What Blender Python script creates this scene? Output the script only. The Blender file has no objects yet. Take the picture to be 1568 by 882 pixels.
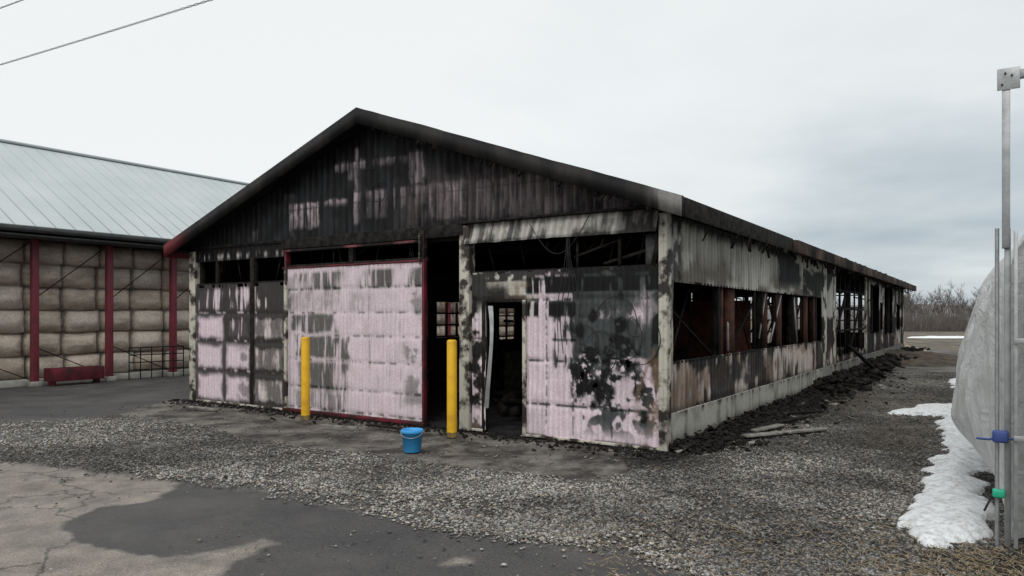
import bpy, math, random
import numpy as np
from mathutils import Vector, Matrix
random.seed(4); rng=np.random.RandomState(7)
scene=bpy.context.scene
scene.view_settings.view_transform='Standard'
scene.view_settings.look='None'; scene.view_settings.exposure=0
TH=math.atan2(-0.5526,0.8334)
C=(1.931,9.16,0.0)

# ---------------- numpy noise ----------------
_T=rng.rand(16,256,256)
def vnoise(x,y,seed=0):
    T=_T[seed%16]
    x=np.asarray(x,float)+seed*3.71; y=np.asarray(y,float)+seed*1.37
    xi=np.floor(x).astype(int); yi=np.floor(y).astype(int)
    fx=x-xi; fy=y-yi; fx=fx*fx*(3-2*fx); fy=fy*fy*(3-2*fy)
    a=T[xi%256,yi%256]; b=T[(xi+1)%256,yi%256]; c=T[xi%256,(yi+1)%256]; d=T[(xi+1)%256,(yi+1)%256]
    return (a*(1-fx)+b*fx)*(1-fy)+(c*(1-fx)+d*fx)*fy
def fbm(x,y,o=4,seed=0):
    s=0;a=1;t=0
    for i in range(o):
        s=s+a*vnoise(np.asarray(x)*2**i,np.asarray(y)*2**i,seed+i); t+=a; a*=.55
    return s/t
def ss(a,b,x):
    t=np.clip((x-a)/(b-a),0,1); return t*t*(3-2*t)
def rect(A,Z,a0,a1,z0,z1,s=.06):
    return ss(a0-s,a0+s,A)*(1-ss(a1-s,a1+s,A))*ss(z0-s,z0+s,Z)*(1-ss(z1-s,z1+s,Z))
def mixc(c0,c1,t):
    c0=np.asarray(c0,float); c1=np.asarray(c1,float); t=np.asarray(t)[:,None]
    return c0*(1-t)+c1*t

# ---------------- mesh helpers ----------------
def link(o,parent=None):
    scene.collection.objects.link(o)
    if parent: o.parent=parent
    return o
def root(name,loc=(0,0,0),rot=0):
    e=bpy.data.objects.new(name,None); e.location=loc; e.rotation_euler=(0,0,rot); e.empty_display_size=.3
    return link(e)
def mesh_np(name,V,F,mat,parent=None,cols=None,smooth=False,attr='Col'):
    V=np.asarray(V,np.float32); F=np.asarray(F,np.int32)
    me=bpy.data.meshes.new(name); k=F.shape[1]
    me.vertices.add(len(V)); me.vertices.foreach_set('co',V.ravel())
    me.loops.add(F.size); me.loops.foreach_set('vertex_index',F.ravel())
    me.polygons.add(len(F)); me.polygons.foreach_set('loop_start',np.arange(0,F.size,k,dtype=np.int32))
    me.polygons.foreach_set('loop_total',np.full(len(F),k,np.int32))
    if smooth: me.polygons.foreach_set('use_smooth',np.ones(len(F),bool))
    me.update(calc_edges=True); me.validate()
    if cols is not None:
        if not isinstance(cols,dict): cols={attr:cols}
        for n,c in cols.items():
            a=me.color_attributes.new(n,'FLOAT_COLOR','POINT')
            cc=np.ones((len(V),4),np.float32); cc[:,:3]=c
            a.data.foreach_set('color',cc.ravel())
    me.materials.append(mat)
    o=bpy.data.objects.new(name,me); return link(o,parent)
def grid_faces(na,nz):
    i=np.arange(na-1)[:,None]*nz+np.arange(nz-1)[None,:]
    i=i.ravel(); return np.stack([i,i+nz,i+nz+1,i+1],1)
BF=[(0,1,3,2),(4,6,7,5),(0,4,5,1),(2,3,7,6),(0,2,6,4),(1,5,7,3)]
def boxes(name,lst,mat,parent=None,bevel=0.0,jit=0):
    """lst of (x0,x1,y0,y1,z0,z1) or (matrix, sx,sy,sz)"""
    V=[];F=[]
    for b in lst:
        n=len(V)
        if len(b)==6:
            x0,x1,y0,y1,z0,z1=b
            for x in (x0,x1):
                for y in (y0,y1):
                    for z in (z0,z1): V.append((x,y,z))
        else:
            M,sx,sy,sz=b
            for x in (-sx,sx):
                for y in (-sy,sy):
                    for z in (-sz,sz):
                        V.append(tuple(M@Vector((x*(1+random.uniform(-jit,jit)),y*(1+random.uniform(-jit,jit)),z*(1+random.uniform(-jit,jit))))))
        F+= [tuple(n+i for i in f) for f in BF]
    o=mesh_np(name,V,F,mat,parent)
    if bevel>0:
        m=o.modifiers.new('b','BEVEL'); m.width=bevel; m.segments=2
    return o
def beam(p,q,w,h=None):
    p=Vector(p);q=Vector(q);d=q-p;L=d.length
    M=Matrix.Translation((p+q)/2)@d.to_track_quat('X','Z').to_matrix().to_4x4()
    return (M,L/2,w/2,(h or w)/2)
def tube(name,pts,r,mat,parent=None,cyc=False,res=3):
    cu=bpy.data.curves.new(name,'CURVE'); cu.dimensions='3D'; cu.bevel_depth=r; cu.bevel_resolution=res
    lst=pts if isinstance(pts[0][0],(list,tuple)) else [pts]
    for pp in lst:
        s=cu.splines.new('POLY'); s.points.add(len(pp)-1)
        for i,p in enumerate(pp): s.points[i].co=(*p,1)
        s.use_cyclic_u=cyc
    cu.materials.append(mat)
    o=bpy.data.objects.new(name,cu); cu.use_fill_caps=True
    return link(o,parent)
def lathe(name,prof,mat,parent=None,seg=40,loc=(0,0,0)):
    V=[];F=[];n=len(prof)
    for i in range(seg):
        a=2*math.pi*i/seg
        for r,z in prof: V.append((loc[0]+r*math.cos(a),loc[1]+r*math.sin(a),loc[2]+z))
    for i in range(seg):
        j=(i+1)%seg
        for k in range(n-1): F.append((i*n+k,j*n+k,j*n+k+1,i*n+k+1))
    return mesh_np(name,V,F,mat,parent,smooth=True)

# ---------------- materials ----------------
def newmat(name):
    m=bpy.data.materials.new(name); m.use_nodes=True
    nt=m.node_tree; b=nt.nodes['Principled BSDF']; return m,nt,b
def N(nt,t,**k):
    n=nt.nodes.new(t)
    for a,v in k.items(): setattr(n,a,v)
    return n
def noise(nt,scale,detail=4,rough=.55,coord='Object'):
    tc=N(nt,'ShaderNodeTexCoord'); n=N(nt,'ShaderNodeTexNoise')
    n.inputs['Scale'].default_value=scale; n.inputs['Detail'].default_value=detail; n.inputs['Roughness'].default_value=rough
    nt.links.new(tc.outputs[coord],n.inputs['Vector']); return n
def ramp(nt,src,p0,p1,c0=(0,0,0,1),c1=(1,1,1,1)):
    r=N(nt,'ShaderNodeValToRGB'); e=r.color_ramp.elements
    e[0].position=p0;e[0].color=c0;e[1].position=p1;e[1].color=c1
    nt.links.new(src,r.inputs[0]); return r
def mix(nt,f,a,b,mode='MIX'):
    m=N(nt,'ShaderNodeMix',data_type='RGBA',blend_type=mode)
    for s,v in ((0,f),(6,a),(7,b)):
        if isinstance(v,bpy.types.NodeSocket): nt.links.new(v,m.inputs[s])
        else: m.inputs[s].default_value=v if s==0 else (*v,1)
    return m.outputs[2]
def bump(nt,b,h,st=.4,dist=.01):
    n=N(nt,'ShaderNodeBump'); n.inputs['Strength'].default_value=st; n.inputs['Distance'].default_value=dist
    nt.links.new(h,n.inputs['Height']); nt.links.new(n.outputs[0],b.inputs['Normal'])
def mat_simple(name,c,c2=None,rough=.7,scale=6,metal=0,bst=.3,lo=.35,hi=.65,spec=.3):
    m,nt,b=newmat(name)
    n=noise(nt,scale,6,.6); c2=c2 or tuple(x*.6 for x in c)
    r=ramp(nt,n.outputs[0],lo,hi,(*c2,1),(*c,1))
    nt.links.new(r.outputs[0],b.inputs['Base Color'])
    b.inputs['Roughness'].default_value=rough; b.inputs['Metallic'].default_value=metal
    b.inputs['Specular IOR Level'].default_value=spec
    n2=noise(nt,scale*8,4); bump(nt,b,n2.outputs[0],bst,.004)
    return m
def mat_vcol(name,rough=.6,var=.25,scale=30,bst=.25,blot_=.5,spec=.14):
    m,nt,b=newmat(name)
    a=N(nt,'ShaderNodeAttribute'); a.attribute_name='Col'
    n=noise(nt,scale,6,.65); r=ramp(nt,n.outputs[0],.3,.7,(1-var,1-var,1-var,1),(1+var*.3,1+var*.3,1+var*.3,1))
    o=mix(nt,1.0,a.outputs['Color'],r.outputs[0],'MULTIPLY')
    tc=N(nt,'ShaderNodeTexCoord'); mp=N(nt,'ShaderNodeMapping'); mp.inputs['Scale'].default_value=(22,22,1.2)
    nt.links.new(tc.outputs['Object'],mp.inputs[0]); ns=N(nt,'ShaderNodeTexNoise'); ns.inputs['Scale'].default_value=1; ns.inputs['Detail'].default_value=6; ns.inputs['Roughness'].default_value=.7
    nt.links.new(mp.outputs[0],ns.inputs['Vector'])
    r3=ramp(nt,ns.outputs[0],.48,.75,(1,1,1,1),(.42,.38,.33,1))
    o=mix(nt,blot_,o,mix(nt,1.0,o,r3.outputs[0],'MULTIPLY'))
    nt.links.new(o,b.inputs['Base Color']); b.inputs['Roughness'].default_value=rough
    b.inputs['Specular IOR Level'].default_value=spec
    bump(nt,b,n.outputs[0],bst,.004); return m
M_sheet=mat_vcol('scorched_sheet_metal',.6)
M_cloth=mat_vcol('baled_straw_wrap',.85,.3,18,.5,.2)
M_char=mat_simple('charred_black',(.022,.021,.021),(.008,.008,.008),.8,4,spec=.08)
M_charwood=mat_simple('charred_wood',(.034,.03,.027),(.008,.0075,.007),.9,9,bst=.8,spec=.08)
M_ash=mat_simple('ash_and_char',(.09,.082,.075),(.012,.011,.01),.95,7,bst=.8,spec=.1,lo=.5,hi=.7)
M_rust=mat_simple('rusted_steel',(.12,.045,.03),(.03,.02,.017),.85,5,spec=.15)
M_red=mat_simple('red_paint',(.14,.014,.022),(.035,.012,.013),.55,4)
M_redbarn=mat_simple('red_post_paint',(.2,.035,.048),(.13,.03,.038),.5,3)
M_cream=mat_simple('cream_paint_scorched',(.5,.47,.4),(.04,.034,.03),.6,3.2,lo=.43,hi=.53,spec=.15)
M_conc=mat_simple('foundation_concrete',(.43,.42,.375),(.23,.22,.2),.85,2.5)
M_galv=mat_simple('galvanised_steel',(.42,.43,.43),(.28,.29,.29),.42,8,metal=.5)
M_yellow=mat_simple('yellow_paint',(.75,.43,.02),(.55,.3,.02),.5,5,bst=.15,lo=.3,hi=.55)
M_blue=mat_simple('blue_plastic',(.06,.36,.72),(.045,.29,.6),.4,3,bst=.05)
M_wire=mat_simple('black_cable',(.02,.02,.02),(.01,.01,.01),.6)
M_greyplank=mat_simple('weathered_plank',(.3,.28,.25),(.10,.09,.08),.85,7,bst=.6)
M_straw=mat_simple('straw',(.34,.27,.17),(.15,.11,.07),.9,20)
M_clampblue=mat_simple('blue_clamp',(.045,.08,.24),(.03,.05,.16),.5)
M_clampgreen=mat_simple('green_clamp',(.03,.4,.24),(.02,.3,.18),.45)

# =============== MAIN BUILDING (local x=-u, y=v) ===============
B=root('burnt_barn',C,TH)
PINK=(.80,.665,.72); CREAM=(.68,.65,.57); CHAR=(.013,.013,.014); SCORCH=(.24,.165,.11)
def sheet(name,a0,a1,z0,z1,da,dz,plane,colfn,pitch=.1,amp=.012,hole=None,ztop=None,off=0,wob=.012,parent=None,mat=None,pillow=None,gv=.2):
    na=max(2,int((a1-a0)/da)+1); nz=max(2,int((z1-z0)/dz)+1)
    a=np.linspace(a0,a1,na); t=np.linspace(0,1,nz)
    A=np.repeat(a,nz); T=np.tile(t,na)
    top=ztop(A) if ztop else z1
    Z=z0+T*(top-z0)
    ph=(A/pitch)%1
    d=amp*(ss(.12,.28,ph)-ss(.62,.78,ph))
    d=d+wob*(fbm(A*2.2,Z*2.2,3,3)-.5)*2
    if pillow is not None: d=d+pillow(A,Z)
    if plane=='front': V=np.stack([-A,off-d,Z],1)
    elif plane=='side': V=np.stack([off+d,A,Z],1)
    elif plane=='left': V=np.stack([off-d,A,Z],1)
    else: V=np.stack([-A,off+d,Z],1)
    F=grid_faces(na,nz)
    if hole is not None:
        ca=A[F].mean(1); cz=Z[F].mean(1); F=F[~hole(ca,cz)]
    col=colfn(A,Z)
    groove=1-gv*(1-(ss(.12,.28,ph)-ss(.62,.78,ph)))  # darker grooves: slight soot, plus rib shading put into the colour
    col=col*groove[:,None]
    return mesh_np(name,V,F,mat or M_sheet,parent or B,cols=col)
streak=lambda A,Z,s=0: fbm(A*14,Z*1.6,3,s)
blot=lambda A,Z,s=0,k=3: fbm(A*k,Z*k,5,s)
def line(x,x0,w): return np.exp(-((x-x0)/w)**2)
rows=[.10,.47,.94,1.37,1.76,2.17]

def c_door(A,Z):
    n=blot(A,Z,1,4); st=streak(A,Z,2); st2=fbm(A*30,Z*2.5,4,12)
    s=.08+.32*(n-.42)
    for r in rows: s+=.85*line(Z,r,.018)*ss(.44,.64,fbm(A*11,Z*3,3,5))
    for u in (5.78,5.06,4.37): s+=.6*line(A,u+.01*np.sin(Z*5),.013)*ss(.3,.6,fbm(A*2,Z*5,3,6))
    s+=1.0*rect(A,Z,3.9,7.1,2.16,2.46,.04)*ss(.36,.54,st*.6+st2*.4)*ss(.26,.48,fbm(A*2,Z,2,9))
    s+=.45*rect(A,Z,3.9,7.1,1.8,2.2,.05)*ss(.4,.6,st2*.5+n*.5)*ss(4.6,5.6,A)
    s+=1.0*rect(A+.15*(n-.5),Z+.1*(n-.5),5.85,6.95,1.42,1.73,.04)*ss(.33,.53,st*.5+st2*.5)
    s+=1.0*rect(A+.2*(n-.5),Z+.1*(n-.5),5.5,6.85,.98,1.36,.04)*ss(.33,.53,st*.5+st2*.5)
    s+=.95*rect(A+.2*(n-.5),Z,5.55,6.8,.42,.92,.06)*ss(.36,.57,st*.5+st2*.5)
    s+=.7*rect(A,Z,5.5,6.9,.1,.4,.06)*ss(.36,.58,st2)
    s+=.6*rect(A,Z,3.9,4.3,.3,2.1,.08)*ss(.5,.6,n)
    s+=.35*rect(A,Z,6.9,7.1,.1,2.4,.05)
    s+=.6*(1-ss(.05,.16,Z))*ss(.4,.6,n)
    s-=.25*line(A,6.95,.03)
    c=mixc(PINK,(.165,.165,.15),np.clip(s,0,1)*.93)
    return mixc(c,CHAR,np.clip(s-.75,0,1))
def cells(A,Z,us,zs,w,n):
    d=np.full(A.shape,9.)
    for u in us: d=np.minimum(d,np.abs(A-u))
    for z in zs: d=np.minimum(d,np.abs(Z-z))
    return 1-ss(0.02,w,d+.12*(n-.5))
def c_left(A,Z):
    n=blot(A,Z,4,5); st=streak(A,Z,7)
    s=cells(A,Z,[7.2,8.18,9.02,9.95],[0.02,.62,1.2,1.74,2.32],.14,n)*.97
    s+=.97*rect(A,Z,7.2,9.95,1.78,2.3,.03)*ss(.34,.52,st+.1*n)
    s+=.95*rect(A,Z,8.2,8.98,1.24,1.72,.05)*ss(.3,.48,st+.1)
    s+=.8*rect(A,Z,7.2,8.18,0,2.3,.05)*ss(.34,.56,st*.6+n*.45)
    s+=.6*rect(A,Z,8.2,8.6,.1,1.1,.1)*ss(.4,.58,n)
    for z in (1.2,.62,1.74): s-=.9*line(Z,z+.03,.02)*ss(.5,.6,fbm(A*10,Z*2,2,3))
    s=np.clip(s,0,1)
    base=mixc(PINK,CREAM,ss(8.3,7.9,A)*.6)
    return base*(1-s[:,None]*.96)+np.array((.034,.031,.029))*s[:,None]*.96
def c_right(A,Z):
    n=blot(A,Z,8,4); n2=blot(A,Z,10,9); st=streak(A,Z,11); st2=fbm(A*26,Z*3,4,13)
    base=mixc(PINK,CREAM,rect(A,Z,1.95,3.0,1.75,2.4,.1))
    s=.07+.3*(n-.45)
    for r in (.47,1.37,1.08,1.93): s+=.55*line(Z,r,.018)*ss(.4,.6,fbm(A*9,Z*3,3,5))
    for u in (1.72,1.3,.72): s+=.4*line(A,u,.013)*ss(.4,.6,n2)
    s+=.95*rect(A,Z,.0,2.05,2.02,2.24,.03)*ss(.34,.48,st+.05)
    s+=.95*rect(A,Z,1.25,2.05,1.70,1.9,.03)*ss(.38,.52,st)
    s+=.7*rect(A,Z,1.25,1.6,1.0,1.9,.06)*ss(.48,.6,st*.6+n*.4)
    # charred upper field, with tall runs reaching down
    low=1.12-.55*ss(.52,.72,fbm(A*7,Z*.6,4,2))
    big=ss(-.1,.02,A)*(1-ss(1.24,1.34,A+.15*(n-.5)))*ss(-.05,.07,Z+.3*(n-.5)-low)
    bs=.72+.45*(st2-.5)+.5*(n-.5)-.25*rect(A,Z,.08,.42,1.5,2.2,.15)
    bs-=.3*rect(A,Z,.2,1.25,1.64,1.8,.05)*ss(.52,.62,fbm(A*12,Z*9,4,12))
    s=np.maximum(s,big*bs)
    s+=.9*rect(A,Z,-.1,.14,.9,2.35,.06)*ss(.40,.5,n)
    for (u,z,r) in ((1.15,.89,.13),(.95,.78,.10),(1.05,1.13,.14),(.5,1.1,.14),(.9,.62,.07),(1.2,.70,.09),(.8,1.0,.08),(.35,.7,.07),(1.0,.5,.05),(.75,.7,.07),(1.28,1.0,.1),(.62,1.25,.17),(.28,.4,.07),(1.2,1.5,.06),(1.0,1.7,.06),(.6,1.6,.07),(.7,.5,.05)):
        s+=1.6*np.exp(-(((A-u)**2*1.5+(Z-z)**2)/(r*r)))*ss(.36,.5,blot(A,Z,10,14))
    s+=.8*rect(A,Z,0,1.3,.12,1.0,.1)*ss(.52,.60,blot(A,Z,5,7))*ss(.0,1.1,Z+.25)
    s=np.clip(s,0,1.2)
    c=mixc(base,(.075,.081,.082),ss(.02,.55,s))
    c=mixc(c,CHAR,ss(.62,1.0,s))
    br=rect(A+.3*(n-.5),Z,-.05,.2,-.1,1.2,.08)*ss(.4,.52,n)+rect(A,Z,2.0,2.75,1.9,2.2,.1)*ss(.45,.6,n2)*.8
    br+=.8*line(A-.15*np.sin(Z*3.),.22,.035)*(Z<1.3)*ss(.35,.5,n2)
    c=mixc(c,SCORCH,np.clip(br,0,1)*.75)
    c=mixc(c,(.10,.07,.05),rect(A,Z,2.05,3.1,-.2,2.0,.02)*ss(.38,.5,n)*.9)
    k=rect(A,Z,-.1,3.1,2.20,2.4,.02)*ss(.25,.4,n2)+rect(A,Z,2.75,3.1,.2,2.3,.05)*ss(.44,.5,n)+rect(A,Z,-.1,3.1,-.1,.05,.02)*ss(.4,.5,n)
    k=k+rect(A,Z,2.35,3.05,1.80,2.17,.12)
    k=k-.6*rect(A,Z,0,3,2.22,2.27,.01)*ss(.55,.62,fbm(A*15,Z*3,3,4))
    return mixc(c,CHAR,np.clip(k,0,1)*.94)
def pil(us,zs,h):
    def f(A,Z):
        d=np.full(A.shape,9.)
        for z in zs: d=np.minimum(d,np.abs(Z-z))
        return h*ss(0,.07,d)
    return f
def hole_right(A,Z):
    n=blot(A,Z,10,9); h=(A>2.09)&(A<2.75)&(Z<1.9)
    for (u,z,r) in ((1.15,.89,.045),(.95,.78,.04),(.5,1.1,.05)):
        h|=((A-u)**2*1.5+(Z-z)**2)<(r*(.2+1.7*fbm(A*22,Z*22,3,6)))**2
    h|=(Z>2.29+.05*n)&(fbm(A*9,Z*0,2,4)>.55)
    return h
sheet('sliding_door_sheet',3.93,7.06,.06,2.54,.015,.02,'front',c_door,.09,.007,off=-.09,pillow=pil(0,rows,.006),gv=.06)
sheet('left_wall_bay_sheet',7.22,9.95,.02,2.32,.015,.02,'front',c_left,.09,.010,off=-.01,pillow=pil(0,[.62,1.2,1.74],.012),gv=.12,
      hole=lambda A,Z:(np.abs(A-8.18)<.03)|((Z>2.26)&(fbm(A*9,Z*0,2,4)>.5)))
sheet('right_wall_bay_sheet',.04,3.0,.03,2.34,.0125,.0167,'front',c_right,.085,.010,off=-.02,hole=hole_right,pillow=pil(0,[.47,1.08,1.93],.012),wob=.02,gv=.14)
# gable
def c_gable(A,Z):
    n=blot(A,Z,5,3); n2=blot(A,Z,6,8); st=streak(A,Z,9); st2=fbm(A*30,Z*2.2,4,3)
    p=np.zeros(A.shape)
    for (u0,u1,z0,z1,k) in ((6.36,7.12,3.24,3.70,1.0),(5.24,5.95,4.17,4.30,.8),(5.32,5.5,3.25,3.8,.7),(5.36,5.46,3.8,4.5,.7),(4.3,5.1,4.17,4.27,.4),(3.96,4.24,3.8,4.28,.85),
        (3.9,4.6,3.45,3.76,.35),(3.13,3.9,3.2,3.76,.35),(3.22,3.48,3.3,3.72,.7),(5.65,6.2,3.6,3.70,.8),(4.75,5.25,3.3,3.78,.4),(7.12,7.25,3.75,3.9,.3),
        (1.2,2.95,3.15,3.72,.24),(.1,1.0,3.08,3.3,.4),(5.5,5.62,4.0,4.3,.6),(2.62,2.72,3.1,3.95,.25),(8.0,8.15,3.15,3.3,.2),(7.0,7.1,3.1,3.9,.25)):
        r_=rect(A+.06*(n2-.5),Z+.12*(n2-.5),u0,u1,z0,z1,.03)
        p=np.maximum(p,k*r_*(.45+.55*ss(z0,z1,Z)))
    p=p*(.3+.7*ss(.36,.56,st2*.6+n2*.4))*ss(.28,.45,st)
    for z in (4.3,3.78,3.6): p*=1-.6*line(Z,z,.015)
    p*=1-.6*(((A/.15)%1)>.8)
    c=mixc(CHAR,(.034,.036,.039),ss(.38,.7,n*.6+st2*.4))
    c=mixc(c,(.115,.09,.09),rect(A,Z,0,4.4,3.05,3.95,.25)*ss(.38,.62,st2*.5+n*.5)*.75)
    return mixc(c,(.62,.51,.54),np.clip(p,0,1))
ztop=lambda u: 5.0-.352*np.abs(u-5.0)-.10
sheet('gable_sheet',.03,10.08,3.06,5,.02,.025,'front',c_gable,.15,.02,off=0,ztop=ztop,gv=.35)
def c_strip(A,Z):
    n=blot(A,Z,3,5); st=streak(A,Z,1)
    s=ss(.42,.62,st*.5+n*.5)*.7+rect(A,Z,-.1,.6,2.7,3.2,.1)*.6+.15
    s+=line(Z,2.78,.03)*.5
    return mixc((.58,.55,.50),(.04,.037,.035),np.clip(s,0,1))
def strip(name,a0,a1,v0,v1,z0,z1,colfn,pitch=.12):
    na=int((a1-a0)/.015); nz=14
    A=np.repeat(np.linspace(a0,a1,na),nz);T=np.tile(np.linspace(0,1,nz),na)
    ph=(A/pitch)%1; d=.012*(ss(.12,.28,ph)-ss(.62,.78,ph))+.03*(fbm(A*1.5,T,3,2)-.5)
    Z=z0+(z1-z0)*T+.03*(fbm(A*2,T*0,3,6)-.5); 
    V=np.stack([-A,(v0+(v1-v0)*T)-d,Z],1)
    col=colfn(A,Z)*(1-.25*(1-(ss(.12,.28,ph)-ss(.62,.78,ph))))[:,None]  # grooves darkened here too, soot and rib shading in the vertex colour
    mesh_np(name,V,grid_faces(na,nz),M_sheet,B,cols=col)
strip('scorched_skirt_sheet',.06,3.1,-.13,-.03,2.77,3.07,c_strip)
sheet('left_upper_strip',7.2,10.05,2.78,3.06,.02,.03,'front',lambda A,Z:mixc(CHAR,(.55,.5,.48),ss(.50,.62,streak(A,Z,5))*line(Z,2.86,.05)),.15,.015,off=-.01)

# side wall
def c_side(A,Z):
    n=blot(A,Z,7,.9); n2=blot(A,Z,2,5); st=fbm(A*7,Z*1.1,4,4); nl=fbm(A*.7,Z*2,4,11)
    up=ss(1.6,1.7,Z)
    base=mixc((.66,.58,.53),(.62,.60,.54),up)
    g=.15+.35*ss(.42,.68,st)
    g+=up*.95*ss(2.8,2.15,Z)*ss(.34,.54,nl)*(A<9.5)
    g+=(1-up)*.55*ss(.42,.6,st*.5+nl*.5)
    c=mixc(base,(.15,.13,.107),np.clip(g,0,.93))
    br=(1-up)*ss(.44,.54,fbm(A*1.1,Z*2.4,4,14))*ss(.4,.7,n2+.15)
    c=mixc(c,(.24,.14,.09),np.clip(br,0,1)*.55)
    k=up*ss(2.80,2.98,Z+.3*(nl-.5)+.12*(n2-.5)+.12*(st-.5))*.95
    k+=up*rect(A,Z,0,.6,2.1,3.1,.12)*ss(.42,.52,n2)*.85
    k+=up*rect(A+.6*(n2-.5),Z,5.7,7.7,2.3,2.95,.12)*ss(.36,.45,nl+.05)
    k+=up*rect(A+.8*(n2-.5),Z+.3*(n-.5),8.0,12,2.15,3.2,.12)*ss(.40,.48,nl)
    k+=(1-up)*ss(.96,1.10,Z+.3*(st-.5)+.1*(n2-.5))*ss(.36,.5,st)*.9
    k+=(1-up)*ss(.46,.54,fbm(A*1.5,Z*1.2,5,9)+.14*rect(A,Z,2.2,4.8,.4,1.2,.3)+.14*(st-.5))*.93
    k+=(1-up)*(1-ss(.45,.56,Z))*.6
    k+=rect(A,Z,11.5,30,0,3.1,.1)*ss(.42,.50,fbm(A*1.6,Z*1.3,5,8))
    return mixc(c,CHAR,np.clip(k,0,1)*.95)
def hole_side(A,Z):
    n=blot(A,Z,10,5)
    h=(A>.28)&(A<10.05)&(Z>1.1+.04*(n-.5))&(Z<2.15+.06*(n-.5))
    h|=(A>12.0)&(A<17.2)&(Z>.62+.2*(n-.5))&(Z<2.95)
    for a0,a1,z0,z1 in ((18.3,20.6,1.1,2.8),(22.2,24.8,1.0,2.9),(26.3,27.7,1.1,2.2),(28.2,29.0,1.2,2.8),(20.9,21.7,1.2,2.2)):
        h|=(A>a0)&(A<a1)&(Z>z0+.2*(n-.5))&(Z<z1+.3*(n-.5))
    return h
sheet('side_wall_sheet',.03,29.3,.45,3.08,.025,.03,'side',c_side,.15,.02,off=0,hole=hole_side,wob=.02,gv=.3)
def c_found(A,Z):
    n=blot(A,Z,7,3); st=fbm(A*9,Z*1.5,4,3)
    c=mixc((.45,.44,.39),(.30,.29,.26),ss(.4,.65,n))
    k=ss(.22,-.02,Z+.25*(blot(A,Z,9,2)-.5))*.85+ss(.34,.46,Z)*ss(.45,.6,st)*.7+ss(.55,.68,st)*.4
    k+=ss(9,13,A)*.5
    return mixc(c,(.035,.032,.03),np.clip(k,0,1))
sheet('side_foundation_face',.04,29.3,-.05,.45,.04,.03,'side',c_found,1,.0,off=.045,wob=.004,gv=0)
boxes('side_foundation',[(-.12,.03,.06,29.3,-.1,.448)],M_conc,B,.004)
boxes('rear_and_left_foundation',[(-10.1,-9.95,.1,29.2,-.1,.2),(-9.9,-.15,29.15,29.3,-.1,.2)],M_conc,B)
dk=lambda A,Z: mixc(CHAR,(.05,.035,.03),ss(.45,.7,blot(A,Z,3,3)))
def hole_left(A,Z):
    h=np.zeros(A.shape,bool)
    for a0,a1,z0,z1 in ((5.2,9.6,1.1,2.1),(10.4,11.9,.35,1.95),(13.5,17,1.1,2.1)): h|=(A>a0)&(A<a1)&(Z>z0)&(Z<z1)
    return h
sheet('left_wall_sheet',.03,29.3,.1,3.08,.08,.08,'left',dk,.15,.0,off=-10.1,hole=hole_left)
def hole_rear(A,Z):
    h=np.zeros(A.shape,bool)
    for a0,a1,z0,z1 in ((5.9,7.8,.3,2.7),(3.8,5.2,1.0,2.6),(1.3,2.9,.9,2.8)): h|=(A>a0)&(A<a1)&(Z>z0)&(Z<z1)
    return h
sheet('rear_wall_sheet',.03,10.08,.1,5,.08,.08,'rear',dk,.15,0,off=29.3,hole=hole_rear,ztop=ztop)
bl=[]
for a0,a1,z0,z1 in ((5.2,9.6,1.1,2.1),(10.4,11.9,.35,1.95),(13.5,17,1.1,2.1)):
    a=a0
    while a<=a1+.01: bl.append((-10.13,-10.07,a-.03,a+.03,z0,z1)); a+=.5
    z=z0
    while z<=z1+.01: bl.append((-10.12,-10.08,a0,a1,z-.025,z+.025)); z+=.34
for a0,a1,z0,z1 in ((5.9,7.8,.3,2.7),(3.8,5.2,1.0,2.6),(1.3,2.9,.9,2.8)):
    a=a0
    while a<=a1+.01: bl.append((-a-.03,-a+.03,29.27,29.33,z0,z1)); a+=.48
    z=z0
    while z<=z1+.01: bl.append((-a1,-a0,29.28,29.32,z-.03,z+.03)); z+=.6
boxes('far_window_bars',bl,M_rust,B)
boxes('burnt_floor',[(-10.0,-.1,.02,29.2,-.08,.03)],M_char,B)

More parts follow.
